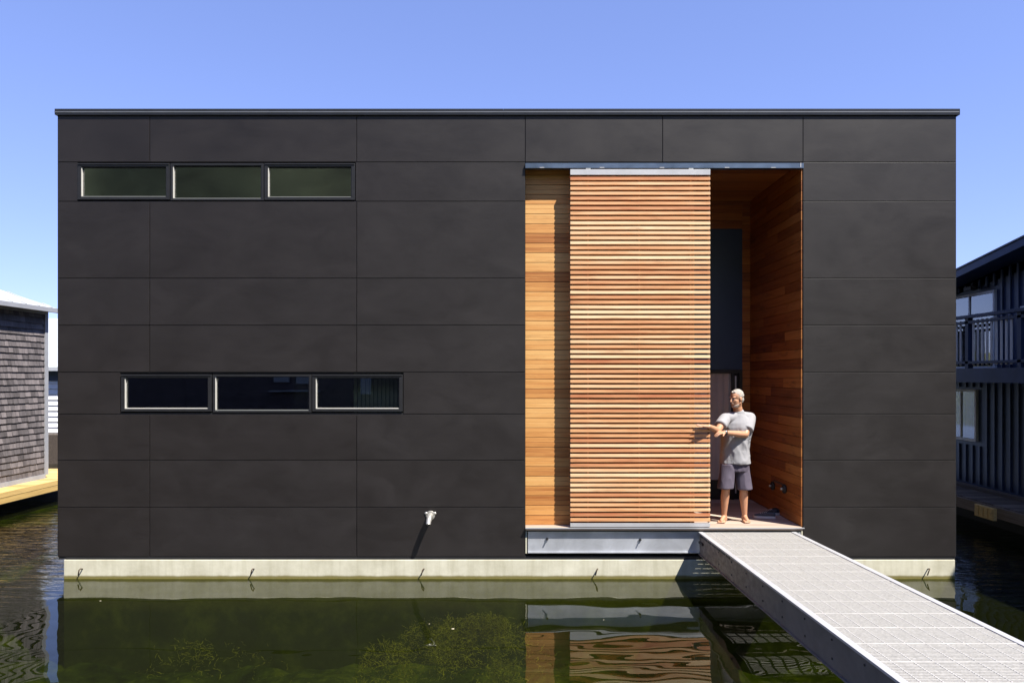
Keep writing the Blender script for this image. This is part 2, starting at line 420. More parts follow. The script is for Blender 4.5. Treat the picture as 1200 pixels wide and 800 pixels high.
# roof
rb = MB(); rb.box(XL+.02, XR-.02, .1, DEP-.02, ZT+.042, ZT+.10)
rf = rb.build('roof', BACK, house)
cb = MB(); zc = ZT+.008
cuts = [XL-.022, X(318), X(590), X(855), XR+.035]
for a, b in zip(cuts, cuts[1:]):
    cb.box(a+.001, b-.001, -.016, .12, zc+.035, zc+.078)
    cb.box(a+.001, b-.001, -.024, -.017, zc, zc+.078)
cb.box(XL-.022, XL+.1, .121, DEP, zc+.03, zc+.078); cb.box(XR-.1, XR+.035, .121, DEP, zc+.03, zc+.078)
cb.box(XL-.029, XL-.023, -.024, DEP, zc, zc+.078); cb.box(XR+.036, XR+.042, -.024, DEP, zc, zc+.078)
cb.build('coping', COPING, rf)
lb = MB(); lb.box(XL-.03, XR+.03, -.030, -.0245, zc+.028, zc+.040); lb.build('trim_strip', TRIMM, rf)
# corner strips
kb = MB()
for x_ in (XL, XR): kb = MB(); kb.box(x_-.012, x_+.012, .0125, .03, Z(652), ZT); kb.build('corner_trim', COPING, house)

# windows
def window(pxs, y0, y1, fixed, room_tint=None):
    a, b = pxs; x0, x1, z0, z1 = X(a), X(b), Z(y1), Z(y0)
    t = .030 if fixed else .046; yb = .018
    fm = MB()
    fm.box(x0, x1, -.006, yb+.05, z0, z0+t*.8); fm.box(x0, x1, -.006, yb+.05, z1-t*.9, z1)
    fm.box(x0, x0+t, -.006, yb+.05, z0+t*.8, z1-t*.9); fm.box(x1-t, x1, -.006, yb+.05, z0+t*.8, z1-t*.9)
    if not fixed:
        u = t+.004
        fm.box(x0+.008, x1-.008, -.014, -.0065, z1-.020, z1-.008)
    fr = fm.build('window', DARKM, house, bevel=.002)
    bm_ = MB(); gx0, gx1, gz0, gz1 = x0+t, x1-t, z0+t*.8, z1-t*.9; e = .009
    yy0, yy1 = (.004, .044)
    bm_.box(gx0, gx0+e, yy0, yy1, gz0+e*1.1, gz1); bm_.build('glazing_bead', BEAD, fr)
    bm_ = MB(); bm_.box(gx0, gx1, yy0, yy1, gz0, gz0+e*1.1); bm_.build('glazing_bead', BEAD if (y0 > 300 and not fixed) else BEADG, fr)
    dm = MB(); dm.box(gx1-e*.8, gx1, yy0, yy1, gz0+e*1.1, gz1); dm.box(gx0+e, gx1-e*.8, yy0, yy1, gz1-e, gz1); dm.build('shaded_bead', DARKM, fr)  # top and right beads coloured dark to carry their shade
    gm = MB(); gm.box(gx0+.001, gx1-.001, .030, .036, gz0+.001, gz1-.001); gm.build('pane', GLASS, fr)
window((91, 199), 191.5, 234, False); window((200, 309, ), 191.5, 235, True); window((310, 416), 191.5, 234.5, False)
window((142, 248), 438.5, 482, False); window((249.5, 365), 438.5, 483, True); window((366, 472), 438.5, 482, False)
for W_ in (WIN_U, WIN_L): ub = MB(); ub.box(W_[0], W_[1], .07, .139, W_[2], W_[2]+.004); ub.build('window_sill', DARKM, house)
# rooms behind the glass
def room(name, x0, x1, y0, y1, z0, z1, m):
    q = MB(); t = .05
    q.box(x0, x1, y0, y1, z0-t, z0); q.box(x0, x1, y0, y1, z1, z1+t); q.box(x0, x1, y1, y1+t, z0-t, z1+t)
    q.box(x0-t, x0, y0, y1, z0-t, z1+t); q.box(x1, x1+t, y0, y1, z0-t, z1+t)
    return q.build(name, m, house)
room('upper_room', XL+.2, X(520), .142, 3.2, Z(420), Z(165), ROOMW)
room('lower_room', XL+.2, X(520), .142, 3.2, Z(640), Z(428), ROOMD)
# blinds/cupboards glimpsed through the lower right window
iq = MB(); iq.box(X(330), X(405), .5, .9, Z(560), Z(440)); iq.build('cupboard', DARKM, house)
iq = MB()
for k in range(14): iq.box(X(408)+k*.055, X(408)+k*.055+.045, .32, .34, Z(500), Z(430))
iq.build('blind', ROOMW, house)

# entrance recess -----------------------------------------------------------
RD = 2.13; ex0, ex1 = ENT[0], ENT[1]; ZD = Z(617); ZS = Z(190)
REC = 2.3
def boards_x(mb, x0, x1, y0, y1, z0, z1, pitch=.13, seed=0):
    rr = random.Random(seed); z = z0
    while z < z1-.005:
        e = min(z+pitch-.005, z1); xx = x0
        brk = [x0]
        if x1-x0 > 1.4: brk.append(rr.uniform(x0+.4, x1-.4))
        brk.append(x1)
        for a, b in zip(brk, brk[1:]): mb.box(a, b-(.0015 if b != x1 else 0), y0+rr.uniform(0, .002), y1, z, e, rr.random())
        z += pitch
def boards_y(mb, x0, x1, y0, y1, z0, z1, pitch=.13, seed=0):
    rr = random.Random(seed); z = z0
    while z < z1-.005:
        e = min(z+pitch-.005, z1); b = rr.uniform(y0+.4, y1-.4)
        mb.box(x0+rr.uniform(0, .002), x1, y0, b-.001, z, e, rr.random()); mb.box(x0+rr.uniform(0, .002), x1, b+.001, y1, z, e, rr.random())
        z += pitch
q = MB(); rr = random.Random(3); z = ZD+.004; k = 0; pv = .5
while z < ZS-.01:
    if k % 2 == 0: pv = rr.random()
    e = min(z+.0647-(.002 if k % 2 == 0 else .006), ZS-.002)
    q.box(ex0+.002, REC, .125+(.0015 if k % 2 else 0), .1395, z, e, min(1, max(0, pv+rr.uniform(-.12, .12)))); z += .0647; k += 1
cw = q.build('cedar_wall', CEDAR, house, bevel=.002)
q = MB(); q.box(ex0, REC-.02, .1405, .25, ZD, ZS); q.box(REC-.02, REC, .1405, RD, ZD, ZS); q.box(ex1+.001, ex1+.05, .142, RD+.1, ZD, ZS)
q.box(REC-.02, ex1+.02, RD+.031, RD+.1, ZD, ZS); q.box(ex0, ex1, .142, RD+.1, ZS+.021, ZS+.06); q.box(ex0+.0, ex1, .26, RD+.1, ZD-.12, ZD-.045)
q.build('recess_backing', BACK, house)
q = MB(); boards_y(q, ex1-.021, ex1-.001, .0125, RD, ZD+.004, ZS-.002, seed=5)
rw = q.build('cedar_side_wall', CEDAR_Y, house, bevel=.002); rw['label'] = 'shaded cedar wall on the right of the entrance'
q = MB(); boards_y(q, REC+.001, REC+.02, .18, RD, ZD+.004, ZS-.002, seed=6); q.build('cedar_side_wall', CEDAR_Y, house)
# back wall cedar around door
bx1, bx0 = X(870, RD), REC+.021
dz1, nz1 = Z(433, RD), Z(268, RD)
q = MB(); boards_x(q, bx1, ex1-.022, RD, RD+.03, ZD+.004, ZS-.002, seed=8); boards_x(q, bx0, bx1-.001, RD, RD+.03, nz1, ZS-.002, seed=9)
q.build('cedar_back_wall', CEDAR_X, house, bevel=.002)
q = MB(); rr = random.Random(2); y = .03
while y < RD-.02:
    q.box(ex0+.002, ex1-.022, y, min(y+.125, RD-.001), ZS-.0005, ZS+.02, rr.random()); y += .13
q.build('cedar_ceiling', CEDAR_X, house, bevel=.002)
q = MB(); q.box(bx0, bx1-.001, RD+.005, RD+.03, dz1+.001, nz1-.002); q.build('navy_panel', NAVYP, house)
# entrance door
dx1 = bx1-.004; dx0 = bx0+.1; q = MB(); fx = .07
q.box(dx0, dx1, RD-.02, RD+.03, dz1-.06, dz1); q.box(dx0, dx0+fx, RD-.02, RD+.03, ZD, dz1-.06); q.box(dx1-fx*.7, dx1, RD-.02, RD+.03, ZD, dz1-.06)
q.box(X(857, RD), X(860, RD), RD-.03, RD+.02, ZD, dz1-.06)
q.box(dx0+fx, X(857, RD), RD-.015, RD+.02, ZD, Z(562, RD))
q.box(bx0, dx0-.002, RD, RD+.03, ZD, dz1)
dr = q.build('door', DARKM, house, bevel=.003)
q = MB(); n_ = 40; xa, xb = dx0+fx, X(857, RD); pts = []
for i in range(n_*4):
    t = i/(n_*4-1); pts.append((xa+(xb-xa)*t, RD+.012+.012*math.sin(t*n_*1.3)+.006*math.sin(t*57)))
for a, b in zip(pts, pts[1:]): q.face([(a[0], a[1], Z(562, RD)), (b[0], b[1], Z(562, RD)), (b[0], b[1], dz1-.061), (a[0], a[1], dz1-.061)], 0, True)
q.build('door_curtain', FABRICW, dr)
q = MB(); q.box(X(861, RD), X(862.5, RD), RD-.02, RD-.012, ZD+.1, dz1-.1); q.build('door_edge_strip', ALU, dr)
q = MB(); q.tube([(X(854, RD), RD-.02, 1.72), (X(854, RD), RD-.07, 1.72), (X(850, RD), RD-.07, 1.72)], .01); q.build('door_handle', ALU, dr)
# dark round covers on side wall
for (yy, zz) in ((1.05, 1.06), (.58, 1.09)):
    q = MB(); q.tube([(ex1-.022, yy, zz), (ex1-.05, yy, zz), (ex1-.058, yy, zz)], [.06, .06, .045], 20); c = q.build('wall_cover', RUBBER, house)
    q = MB(); q.tube([(ex1-.058, yy, zz), (ex1-.09, yy, zz)], [.02, .017], 12); q.build('cover_knob', STEEL, c)
q = MB(); q.box(ex1-.035, ex1-.022, .6, 1.03, 1.13, 1.15); q.build('conduit', OLDW, house)
# porch floor
q = MB(); y = -.052; rr = random.Random(4)
while y < RD-.02:
    q.box(ex0+.003, ex1-.022, y, min(y+.12, RD-.001), ZD-.03, ZD, rr.random()); y += .125
q.build('porch_floor', DECKW, house, bevel=.002)
q = MB(); q.box(ex0+.003, ex1-.003, -.058, -.0525, ZD-.012, ZD+.001); q.build('porch_edge_strip', ALU_LIGHT, house)
q = MB(); q.box(ex0+.003, ex1-.003, .0, .06, Z(622.5), ZD-.031); q.build('porch_fascia', DARKM, house)
q = MB(); q.box(ex0+.035, ex1-.03, .004, .012, Z(646), Z(622.5)-.001); q.box(ex0+.035, ex1-.03, -.022, .012, Z(647.3), Z(646)-.0005)
bmb = q.build('aluminium_beam', ALU, house)
for a_ in (ex0+.004, ex1-.022): q = MB(); q.box(a_, a_+.018, -.002, .012, Z(648), Z(622)); q.build('end_plate', CONC, house)
for px_, py_ in ((641, 631), (750, 632)):
    q = MB(); q.tube([(X(px_), .004, Z(py_)), (X(px_), -.045, Z(py_))], .009, 10); q.tube([(X(px_), -.012, Z(py_)), (X(px_), -.004, Z(py_))], .02, 6, smooth=False)
    q.build('bolt', RUBBER, bmb)
q = MB(); q.box(ex0+.0, ex1, .08, .16, .2, Z(648)+.1); q.build('under_porch_panel', BACK, house)
# sliding track
q = MB(); q.box(ex0+.002, ex1-.004, -.035, .05, Z(198), Z(192)); q.box(ex0+.002, ex1-.004, -.041, -.0355, Z(198), Z(197))
tk = q.build('sliding_track', TRACKM, house)
for px_ in (635, 705, 775, 851, 905): q = MB(); q.box(X(px_)-.03, X(px_)+.03, -.043, -.0415, Z(197.9), Z(197.1)); q.build('track_clip', ALU_LIGHT, tk)
q = MB(); q.box(X(936.5), X(937.5), -.0405, -.0355, Z(197), Z(192)); q.build('track_clip', ALU_LIGHT, tk)
# the sliding slat screen
sx0, sx1 = X(668), X(831)
q = MB(); q.box(sx0, sx1, -.060, -.016, Z(206.4), Z(200)); scr = q.build('sliding_screen', ALU_LIGHT, house, bevel=.001)
q = MB(); q.box(sx0, sx1, -.060, -.016, Z(616), Z(611.8)); q.build('bottom_rail', ALU_LIGHT, scr, bevel=.001)
q = MB(); p_ = 5.757; rr = random.Random(11)
for k in range(70):
    yc = 210.6+k*p_; q.box(sx0+rr.uniform(-.001, .001), sx1+rr.uniform(-.001, .001), -.058+rr.uniform(-.001, .001), -.020, Z(yc+1.75), Z(yc-1.75), min(1, max(0, rr.gauss(.55, .28))))
q.build('slats', SLAT, scr, bevel=.0015)
for px_ in (668.8, 689, 749, 809, 830.2):
    q = MB(); q.box(X(px_)-.010, X(px_)+.010, -.0195, .012, Z(611.5), Z(206.5), .5); q.build('batten', SLAT if 669 < px_ < 830 else OLDW, scr)
for px_ in (689, 809):
    q = MB(); q.box(X(px_)-.03, X(px_)+.03, -.04, -.03, Z(200)-.001, Z(198)); q.build('hanger', STEEL, scr)

# concrete float with bent rods
q = MB(); q.box(X(75), X(1119), -.004, DEP, -1.8, Z(655.5)); fl = q.build('concrete_float', CONC, house, bevel=.006)
q = MB(); q.box(XL+.1, XR-.03, .006, DEP, Z(655.5)+.001, Z(651.5)); q.build('shadow_gap_strip', BACK, house)  # black strip in the gap above the float, shadow put in as colour
for px_ in (97, 298, 497, 700, 1087):
    q = MB(); x = X(px_); z = Z(668)
    q.tube([(x, 0, z+.02), (x, -.05, z+.035), (x-.012, -.06, z+.02), (x-.03, -.05, z-.05)], .0075, 8); q.build('bent_rod', RUST, fl)
# vent pipe on the wall
vx, vz = X(504.5), Z(603.5)
q = MB(); q.tube([(vx, .0, vz), (vx, -.012, vz)], [.062, .058], 24)
for a_ in (25, 155, 270): q.ball((vx+.062*math.cos(R(a_)), -.008, vz+.062*math.sin(R(a_))), .022, .01, .02)
vp = q.build('vent_pipe', STEEL, house)
q = MB(); q.tube([(vx, -.012, vz), (vx-.002, -.10, vz-.01), (vx-.004, -.17, vz-.05), (vx-.005, -.19, vz-.085)], [.04, .036, .033, .031], 20, caps=False)
q.tube([(vx-.005, -.19, vz-.085), (vx-.004, -.17, vz-.05), (vx-.002, -.10, vz-.01)], [.024, .026, .028], 20, caps=False)
q.build('spout', STEEL, vp)
q = MB(); q.tube([(vx-.004, -.165, vz-.045), (vx-.0045, -.175, vz-.06)], .026, 16); q.build('pipe_mouth', RUBBER, vp)

# ------------------------------------------------------------------ gangway
gx0, gx1 = X(817.5), X(931); zr = lambda y: ZD-.065-.033*y     # rises slightly towards the viewer
gang = thing('gangway', (X(874), -.03, zr(0)), 'long pale aluminium grating gangway sloping down to the porch', 'gangway')
ang = math.atan(-.033)
GL = 9.0
G = Matrix.Translation((0, -.035, zr(0))) @ Matrix.Rotation(ang, 4, 'X')
q = MB(); rr = random.Random(3); y = 0.0
yend = -GL
k = 0
while y > yend+.03:
    q.box(gx0+.06, gx1-.06, y-.0150, y, -.020, 0, rr.random(), G); y -= .0260
q.build('grating', ALU_DECK, gang); 
q = MB(); nb = 9
for i in range(1, nb): x_ = gx0+(gx1-gx0)*i/nb; q.box(x_-.004, x_+.004, yend, 0, -.034, .0015, 0, G)
y = -.01
while y > yend: q.box(gx0+.058, gx1-.058, y-.013, y, -.03, .0025, 0, G); y -= .36
q.build('grating_rib', RIBM, gang)
q = MB()
for a, b in ((gx0, gx0+.059), (gx1-.059, gx1)): q = MB(); q.box(a, b, yend, .0, -.012, .008, 0, G); q.build('edge_rail', ALU_LIGHT, gang, bevel=.002)
for a, b, fa, fb in ((gx0+.012, gx0+.024, gx0-.008, gx0+.07), (gx1-.024, gx1-.012, gx1-.07, gx1+.008)):
    q = MB(); q.box(a, b, yend, -.02, -.27, -.0125, 0, G); gd = q.build('side_girder', GIRDER, gang)
    q = MB(); q.box(fa, fb, yend, -.02, -.282, -.2705, 0, G); q.build('girder_flange', GIRDER, gd)
    if a < 2.6:
        q = MB(); y = -.95; 
        while y > yend:
            for zz in (-.06, -.2):
                c = G @ Vector((a, y, zz)); q = MB(); q.tube([c, c+Vector((-.006, 0, 0))], .009, 10); q.build('bolt', RUBBER, gd)
            y -= .52
        q = MB(); y = -.05
        for i in range(7): q.box(a-.004, a-.0005, y-.15, y, -.045, -.0135, 0, G); y -= .2
        q.box(a-.02, a-.0005, -.22, -.04, -.13, -.105, 0, G)
        q.build('lashing_rail', RUBBER, gd)
q = MB(); y = -.2
while y > yend+.1: q = MB(); q.box(gx0+.025, gx1-.025, y-.05, y, -.12, -.036, 0, G); y -= .72; q.build('cross_beam', GIRDER, gang)
q = MB(); q.box(gx0+.03, gx1-.03, -.05, .005, -.10, -.036, 0, G); q.build('hinge_plate', ALU, gang)

# ------------------------------------------------------------------ neighbour on the left
SHING = None
def shingle_mat():
    m, n, p = mat('grey_shingle'); v = var(n)
    c = coords(n, (1, 5, 1)); f = noise_(n, c, 3, 7, .7, .3)
    vv = math_(n, 'MULTIPLY_ADD', math_(n, 'SUBTRACT', v, .5), .45, f)
    n.links.new(ramp(n, vv, [(.2, (.06, .052, .053)), (.85, (.23, .20, .20)), (.5, (.125, .11, .112))]), p.inputs['Base Color'])
    p.inputs['Roughness'].default_value = .85; bump(n, p, f, .4, .006); return m
SHING = shingle_mat()
WHITEP = plain('white_paint', (.80, .81, .83), .55, 0, 4, .08, .05)
WHITER = plain('white_metal_roof', (.46, .48, .51), .45, .1, 3, .08, .05)
GREYT = plain('grey_trim', (.30, .31, .34), .6, 0, 5, .1, .05)
lh = thing('shingled_house', (-12, 5, 0), 'grey shingled floating house with white metal roof on a yellow timber dock', 'house')
lx = -10.2; ly0, ly1 = -3.6, 6.05; lz0, lz1 = .57, 4.10
q = MB(); q.box(lx-5, lx-.03, ly0, ly1, lz0-.1, lz1); q.build('wall', GREYT, lh)
q = MB(); rr = random.Random(5); z = lz0; pit = .128
while z < lz1-.02:
    y = ly0
    while y < ly1-.11:
        wv = rr.uniform(.09, .22); e = min(y+wv, ly1-.1)
        zz = z+rr.uniform(-.006, .004); t = min(z+pit+.03, lz1)
        x_ = rr.uniform(0, .004)
        M_ = None
        q.face([(lx+.012+x_, y+.002, zz), (lx+.012+x_, e-.002, zz), (lx-.012, e-.002, t), (lx-.012, y+.002, t)], rr.random())
        q.face([(lx-.029, y+.002, zz), (lx-.029, e-.002, zz), (lx+.012+x_, e-.002, zz), (lx+.012+x_, y+.002, zz)], rr.random())
        y = e
    z += pit
sh = q.build('shingles', SHING, lh)
q = MB(); q.box(lx-.03, lx+.022, ly1-.095, ly1+.01, lz0-.02, lz1); q.box(lx-.03, lx+.02, ly0, ly1-.096, lz1-.12, lz1-.001); q.box(lx-.03, lx+.03, ly0, ly1-.096, lz0-.10, lz0+.0); q.build('trim', GREYT, lh)
# far side faces clad as well
q2 = MB(); q = MB(); z = lz0
while z < lz1-.02:
    q.box(lx-5, lx-.031, ly1+.001, ly1+.012, z, z+pit-.008, rr.random()); q2.box(lx-5, lx-.031, ly0-.012, ly0-.001, z, z+pit-.008, rr.random()); z += pit
q.build('end_shingles', SHING, lh); q2.build('end_shingles', SHING, lh)
q = MB(); ov = .14; e0 = lx+ov; zz = lz1+.02
rx0 = lx-2.5
A = [(e0, ly0-ov, zz), (e0, ly1+ov, zz), (lx-5-ov, ly1+ov, zz), (lx-5-ov, ly0-ov, zz)]; r0 = (rx0, ly0+2.2, zz+1.15); r1 = (rx0, ly1-2.2, zz+1.15)
for up in (0, -.05):
    P = [Vector(p)+Vector((0, 0, up)) for p in A]; a_ = Vector(r0)+Vector((0, 0, up)); b_ = Vector(r1)+Vector((0, 0, up))
    q.face([P[0], P[1], b_, a_]); q.face([P[1], P[2], b_]); q.face([P[2], P[3], a_, b_]); q.face([P[3], P[0], a_])
for a_, b_ in zip(A, A[1:]+A[:1]):
    a_, b_ = Vector(a_), Vector(b_); q.face([a_-Vector((0, 0, .05)), b_-Vector((0, 0, .05)), b_, a_])
lr = q.build('roof', WHITER, lh)
q = MB(); y = ly0
while y < ly1:
    top = min(1, (y-ly0+ov)/2.3, (ly1+ov-y)/2.3); q.box(-.01, .01, 0, .02, 0, 1) if False else None
    d = Vector((rx0-e0, 0, 1.15))*top; a_ = Vector((e0, y, zz+.001))
    if top > .02: q = MB(); q.tube([a_+Vector((0, 0, .01)), a_+d+Vector((0, 0, .01))], .012, 6); q.build('roof_seam', WHITER, lr)
    y += .4
q = MB(); q.box(e0+.001, e0+.09, ly0-.1, ly1+.1, zz-.10, zz-.01); q.build('gutter', GREYT, lr)
dk = thing('timber_dock', (-10, 5, .1), 'sunlit yellow timber dock under the grey shingled house', 'dock')
q = MB(); y = ly0-2
while y < ly1+1.5: q.box(lx-5, lx+.45, y, y+.135, .44, .48, rr.random()); y += .14
q.build('deck_boards', YELLOWW, dk)
q = MB(); q.box(lx+.451, lx+.49, ly0-2, ly1+1.5, .385, .485, .7); q.box(lx+.451, lx+.485, ly0-2, ly1+1.5, .27, .38, .45)
q.build('fascia_board', YELLOWW, dk, bevel=.003)
q = MB(); q.box(lx-5, lx-.5, ly0-2, ly1+1.4, -.3, .43); q.build('float', BACK, dk)

# pale house far behind in the gap on the left
ph = thing('white_sided_house', (-14, 17, 0), 'pale house with white horizontal siding seen in the left gap', 'house')
Yp = 13.0; q = MB(); q.box(-17, -9.5, Yp+.03, Yp+6, .4, 3.0); q.build('wall', GREYT, ph)
q = MB(); z = .9
while z < Z(447, Yp)-.05:
    q.face([(-17, Yp, z), (-9.5, Yp, z), (-9.5, Yp+.028, z+.17), (-17, Yp+.028, z+.17)], .2); q.face([(-17, Yp+.03, z), (-9.5, Yp+.03, z), (-9.5, Yp, z), (-17, Yp, z)], .2); z += .17
q.build('siding', WHITEP, ph)
q = MB(); q.box(-17, -9.5, Yp-.02, Yp+.0, Z(446, Yp), Z(431, Yp)); q.build('window_band', NAVYP, ph)
q = MB()
for i in range(24): q.box(-17+i*.32, -17+i*.32+.05, Yp-.26, Yp-.23, Z(431, Yp), Z(431, Yp)+.02)
zr0 = Z(430, Yp); q.face([(-17.3, Yp-.3, zr0), (-9.2, Yp-.3, zr0), (-9.2, Yp+3, zr0+1.75), (-17.3, Yp+3, zr0+1.75)]); q.face([(-17.3, Yp+6.3, zr0), (-9.2, Yp+6.3, zr0), (-9.2, Yp+3, zr0+1.75), (-17.3, Yp+3, zr0+1.75)]); q.box(-17.3, -9.2, Yp-.32, Yp-.29, zr0-.12, zr0)
q.build('roof', WHITER, ph)
q = MB(); q.box(-17.4, -9.2, Yp-.6, Yp+6.4, -.3, .88); q.build('float', OLDW, ph)

# ------------------------------------------------------------------ navy neighbour on the right
NAVYW = plain('navy_siding', (.030, .055, .13), .45, 0, 3, .2, .1)
rh = thing('navy_house', (11, 3, 0), 'dark navy two storey floating house with balcony and slatted railing', 'house')
bx = 8.9; ry0, ry1 = -4.5, 8.0
def Zr(py, d): return CZ-(py-440)/F*d
zw0 = .56
apex_y = 1.2
def roofz(y): return 4.50+.15*(4.9-y) if y > apex_y-4 else 4.50+.15*(4.9-apex_y+4)-.15*(apex_y-4-y)
q = MB(); yy = ry0
q.box(bx+.02, bx+6, ry0, ry1, zw0-.1, 4.3)
ys_ = [ry0, -2.8, ry1]
P = [(bx+.02, y, roofz(y)) for y in ys_]; Q = [(bx+6, y, roofz(y)) for y in ys_]
q.face([(bx+.02, ry0, 4.3), (bx+.02, ry1, 4.3), P[2], P[1], P[0]]); q.face([(bx+6, ry0, 4.3), (bx+6, ry1, 4.3), Q[2], Q[1], Q[0]])
q.face([(bx+.02, ry0, 4.3), (bx+6, ry0, 4.3), Q[0], P[0]]); q.face([(bx+.02, ry1, 4.3), (bx+6, ry1, 4.3), Q[2], P[2]])
nw = q.build('wall', NAVYW, rh)
q = MB(); y = ry0; rr = random.Random(9)
dw = [(4.05, 5.6, 2.80, 4.30), (4.6, 5.6, 1.36, 2.38), (2.75, 3.35, 3.0, 3.9)]
while y < ry1:
    segs = [(zw0, roofz(y+.05)-.02)]
    for a0, a1, b0, b1 in dw:
        if a0-.1 < y < a1+.06:
            ns = []
            for s0, s1 in segs:
                if b0-.06 > s0: ns.append((s0, min(s1, b0-.06)))
                if b1+.06 < s1: ns.append((max(s0, b1+.06), s1))
            segs = ns
    for s0, s1 in segs: q.box(bx-.012, bx+.019, y, y+.045, s0, s1)
    y += .22
q.build('siding_batten', NAVYW, rh)
# roof slabs with overhang
q = MB(); ovx = .45
for (ya, yb_) in ((-2.8, ry1+.4), (ry0-.4, -2.8)):
    za, zb = roofz(ya)+.02, roofz(yb_)+.02
    for dz0, dz1_ in ((0, .05),):
        c = [(bx-ovx, ya, za), (bx+6.4, ya, za), (bx+6.4, yb_, zb), (bx-ovx, yb_, zb)]
        q.face(c); q.face([(a, b, z+.16) for a, b, z in c][::-1])
        for a_, b_ in zip(c, c[1:]+c[:1]): q.face([a_, b_, (b_[0], b_[1], b_[2]+.16), (a_[0], a_[1], a_[2]+.16)])
q.build('roof', NAVYW, rh)
q = MB(); 
for (ya, yb_) in ((-2.8, ry1+.4), (ry0-.4, -2.8)):
    za, zb = roofz(ya)+.19, roofz(yb_)+.19
    c = [(bx-ovx-.02, ya, za), (bx-ovx+.06, ya, za), (bx-ovx+.06, yb_, zb), (bx-ovx-.02, yb_, zb)]
    q.face([(a, b, z) for a, b, z in c]); q.face([(a, b, z-.025) for a, b, z in c])
    q.face([c[0], c[3], (c[3][0], c[3][1], c[3][2]-.025), (c[0][0], c[0][1], c[0][2]-.025)])
q.build('roof_edge', GREYT, rh)
def side_window(y0, y1, z0, z1, mull=1, name='window'):
    q = MB(); t = .05
    q.box(bx-.035, bx+.019, y0, y1, z1-t, z1); q.box(bx-.035, bx+.019, y0, y1, z0, z0+t)
    q.box(bx-.035, bx+.019, y0, y0+t, z0+t, z1-t); q.box(bx-.035, bx+.019, y1-t, y1, z0+t, z1-t)
    for i in range(mull):
        ym = y0+(y1-y0)*(i+1)/(mull+1); q.box(bx-.03, bx+.019, ym-.02, ym+.02, z0+t, z1-t)
    fr = q.build(name, WHITEP, rh, bevel=.003)
    q = MB(); q.box(bx-.012, bx-.006, y0+t, y1-t, z0+t, z1-t); q.build('pane', GLASS, fr)
    q = MB(); n_ = 60
    ps = [(bx+.004+.006*math.sin(i*.9), y0+t+(y1-y0-2*t)*i/n_) for i in range(n_+1)]
    for a, b in zip(ps, ps[1:]): q.face([(a[0], a[1], z0+t), (b[0], b[1], z0+t), (b[0], b[1], z1-t-.3*(z1-z0)), (a[0], a[1], z1-t-.3*(z1-z0))], 0, True)
    q.build('curtain', WHITEP, fr)
side_window(4.05, 5.6, 2.80, 4.28, 1, 'balcony_door'); side_window(4.6, 5.6, 1.38, 2.40, 1); side_window(2.72, 3.35, 3.05, 3.9, 0)
# balcony
bo = 8.02
q = MB(); q.box(bo+.04, bx-.04, -2, 7, 2.62, 2.72); q.box(bo, bo+.04, -2, 7, 2.55, 2.80); q.build('balcony_floor', NAVYW, rh)
q = MB(); q.box(bo-.03, bo+.08, -2, 7, 3.70, 3.755); q.box(bo, bo+.05, -2, 7, 3.60, 3.65); q.box(bo, bo+.05, -2, 7, 2.88, 2.93)
rl = q.build('railing', NAVYW, rh, bevel=.003)
y = -2.0
while y < 7:
    q = MB(); q.box(bo+.0, bo+.09, y-.045, y+.045, 2.80, 3.70); q.build('railing_post', NAVYW, rl); y += 1.38
q = MB(); y = -2.0+.1
k = 0
while y < 7:
    if abs(((y+2.0+.69) % 1.38)-.69) > .09: q = MB(); q.box(bo+.012, bo+.030, y-.022, y+.022, 2.86, 3.66); q.build('baluster', WHITEP, rl)
    y += .125
q = MB(); q.tube([(bx-.02, 4.6, 4.38), (bx-.10, 4.6, 4.36)], .04, 12); q.box(bx-.2, bx-.09, 4.5, 4.72, 4.33, 4.40); q.build('wall_lamp', RUBBER, rh)
# lower deck of navy house
nd = thing('weathered_dock', (8.5, 3, .1), 'shaded weathered timber dock along the foot of the navy house', 'dock')
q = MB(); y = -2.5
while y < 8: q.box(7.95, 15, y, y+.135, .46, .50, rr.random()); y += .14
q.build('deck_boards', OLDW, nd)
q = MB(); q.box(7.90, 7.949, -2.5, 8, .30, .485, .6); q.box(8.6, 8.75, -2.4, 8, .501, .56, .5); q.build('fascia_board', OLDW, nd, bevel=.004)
q = MB(); q.box(8.4, 15, -2.4, 8, -.3, .455); q.build('float', BACK, nd)
q = MB(); q.box(7.84, 7.899, 2.5, 3.0, .26, .46, .9)
for i in range(4): q.box(7.825, 7.8395, 2.52+i*.12, 2.60+i*.12, .28, .44, .7)
q.build('fender_block', YELLOWW, nd)

# made-up dark building behind the camera, added to darken the lower window reflections
hb = thing('added_boathouse', (-13, -32, 0), 'made-up long dark building added behind the viewer to darken the lower window reflections', 'added_boathouse')
DARKW = plain('plum_black_siding', (.078, .058, .062), .8, 0, 2, .3, 0)
q = MB(); q.box(-30, -5, -40, -32, .3, 5.2); q.build('wall', DARKW, hb)
q = MB(); q.face([(-31, -31.7, 5.1), (-4.5, -31.7, 5.1), (-4.5, -36, 7), (-31, -36, 7)]); q.face([(-31, -40.3, 5.1), (-4.5, -40.3, 5.1), (-4.5, -36, 7), (-31, -36, 7)]); q.face([(-5, -32, 5.2), (-5, -40, 5.2), (-5, -36, 6.9)]); q.face([(-30, -32, 5.2), (-30, -40, 5.2), (-30, -36, 6.9)])
q.build('roof', DARKW, hb)
for x0_, x1_, z0_, z1_ in ((-12.9, -11.9, 2.2, 2.75), (-14.2, -13.3, 2.3, 2.9), (-9.2, -8.6, 1.6, 3.1)): q = MB(); q.box(x0_, x1_, -31.99, -31.9, z0_, z1_); q.build('window', GREYT, hb)
q = MB(); q.box(-14.4, -11.5, -31.98, -31.6, 1.75, 1.83); q.build('shelf', GREYT, hb)
q = MB(); q.box(-31, -4, -41, -30.8, -.3, .3); q.build('float', OLDW, hb)

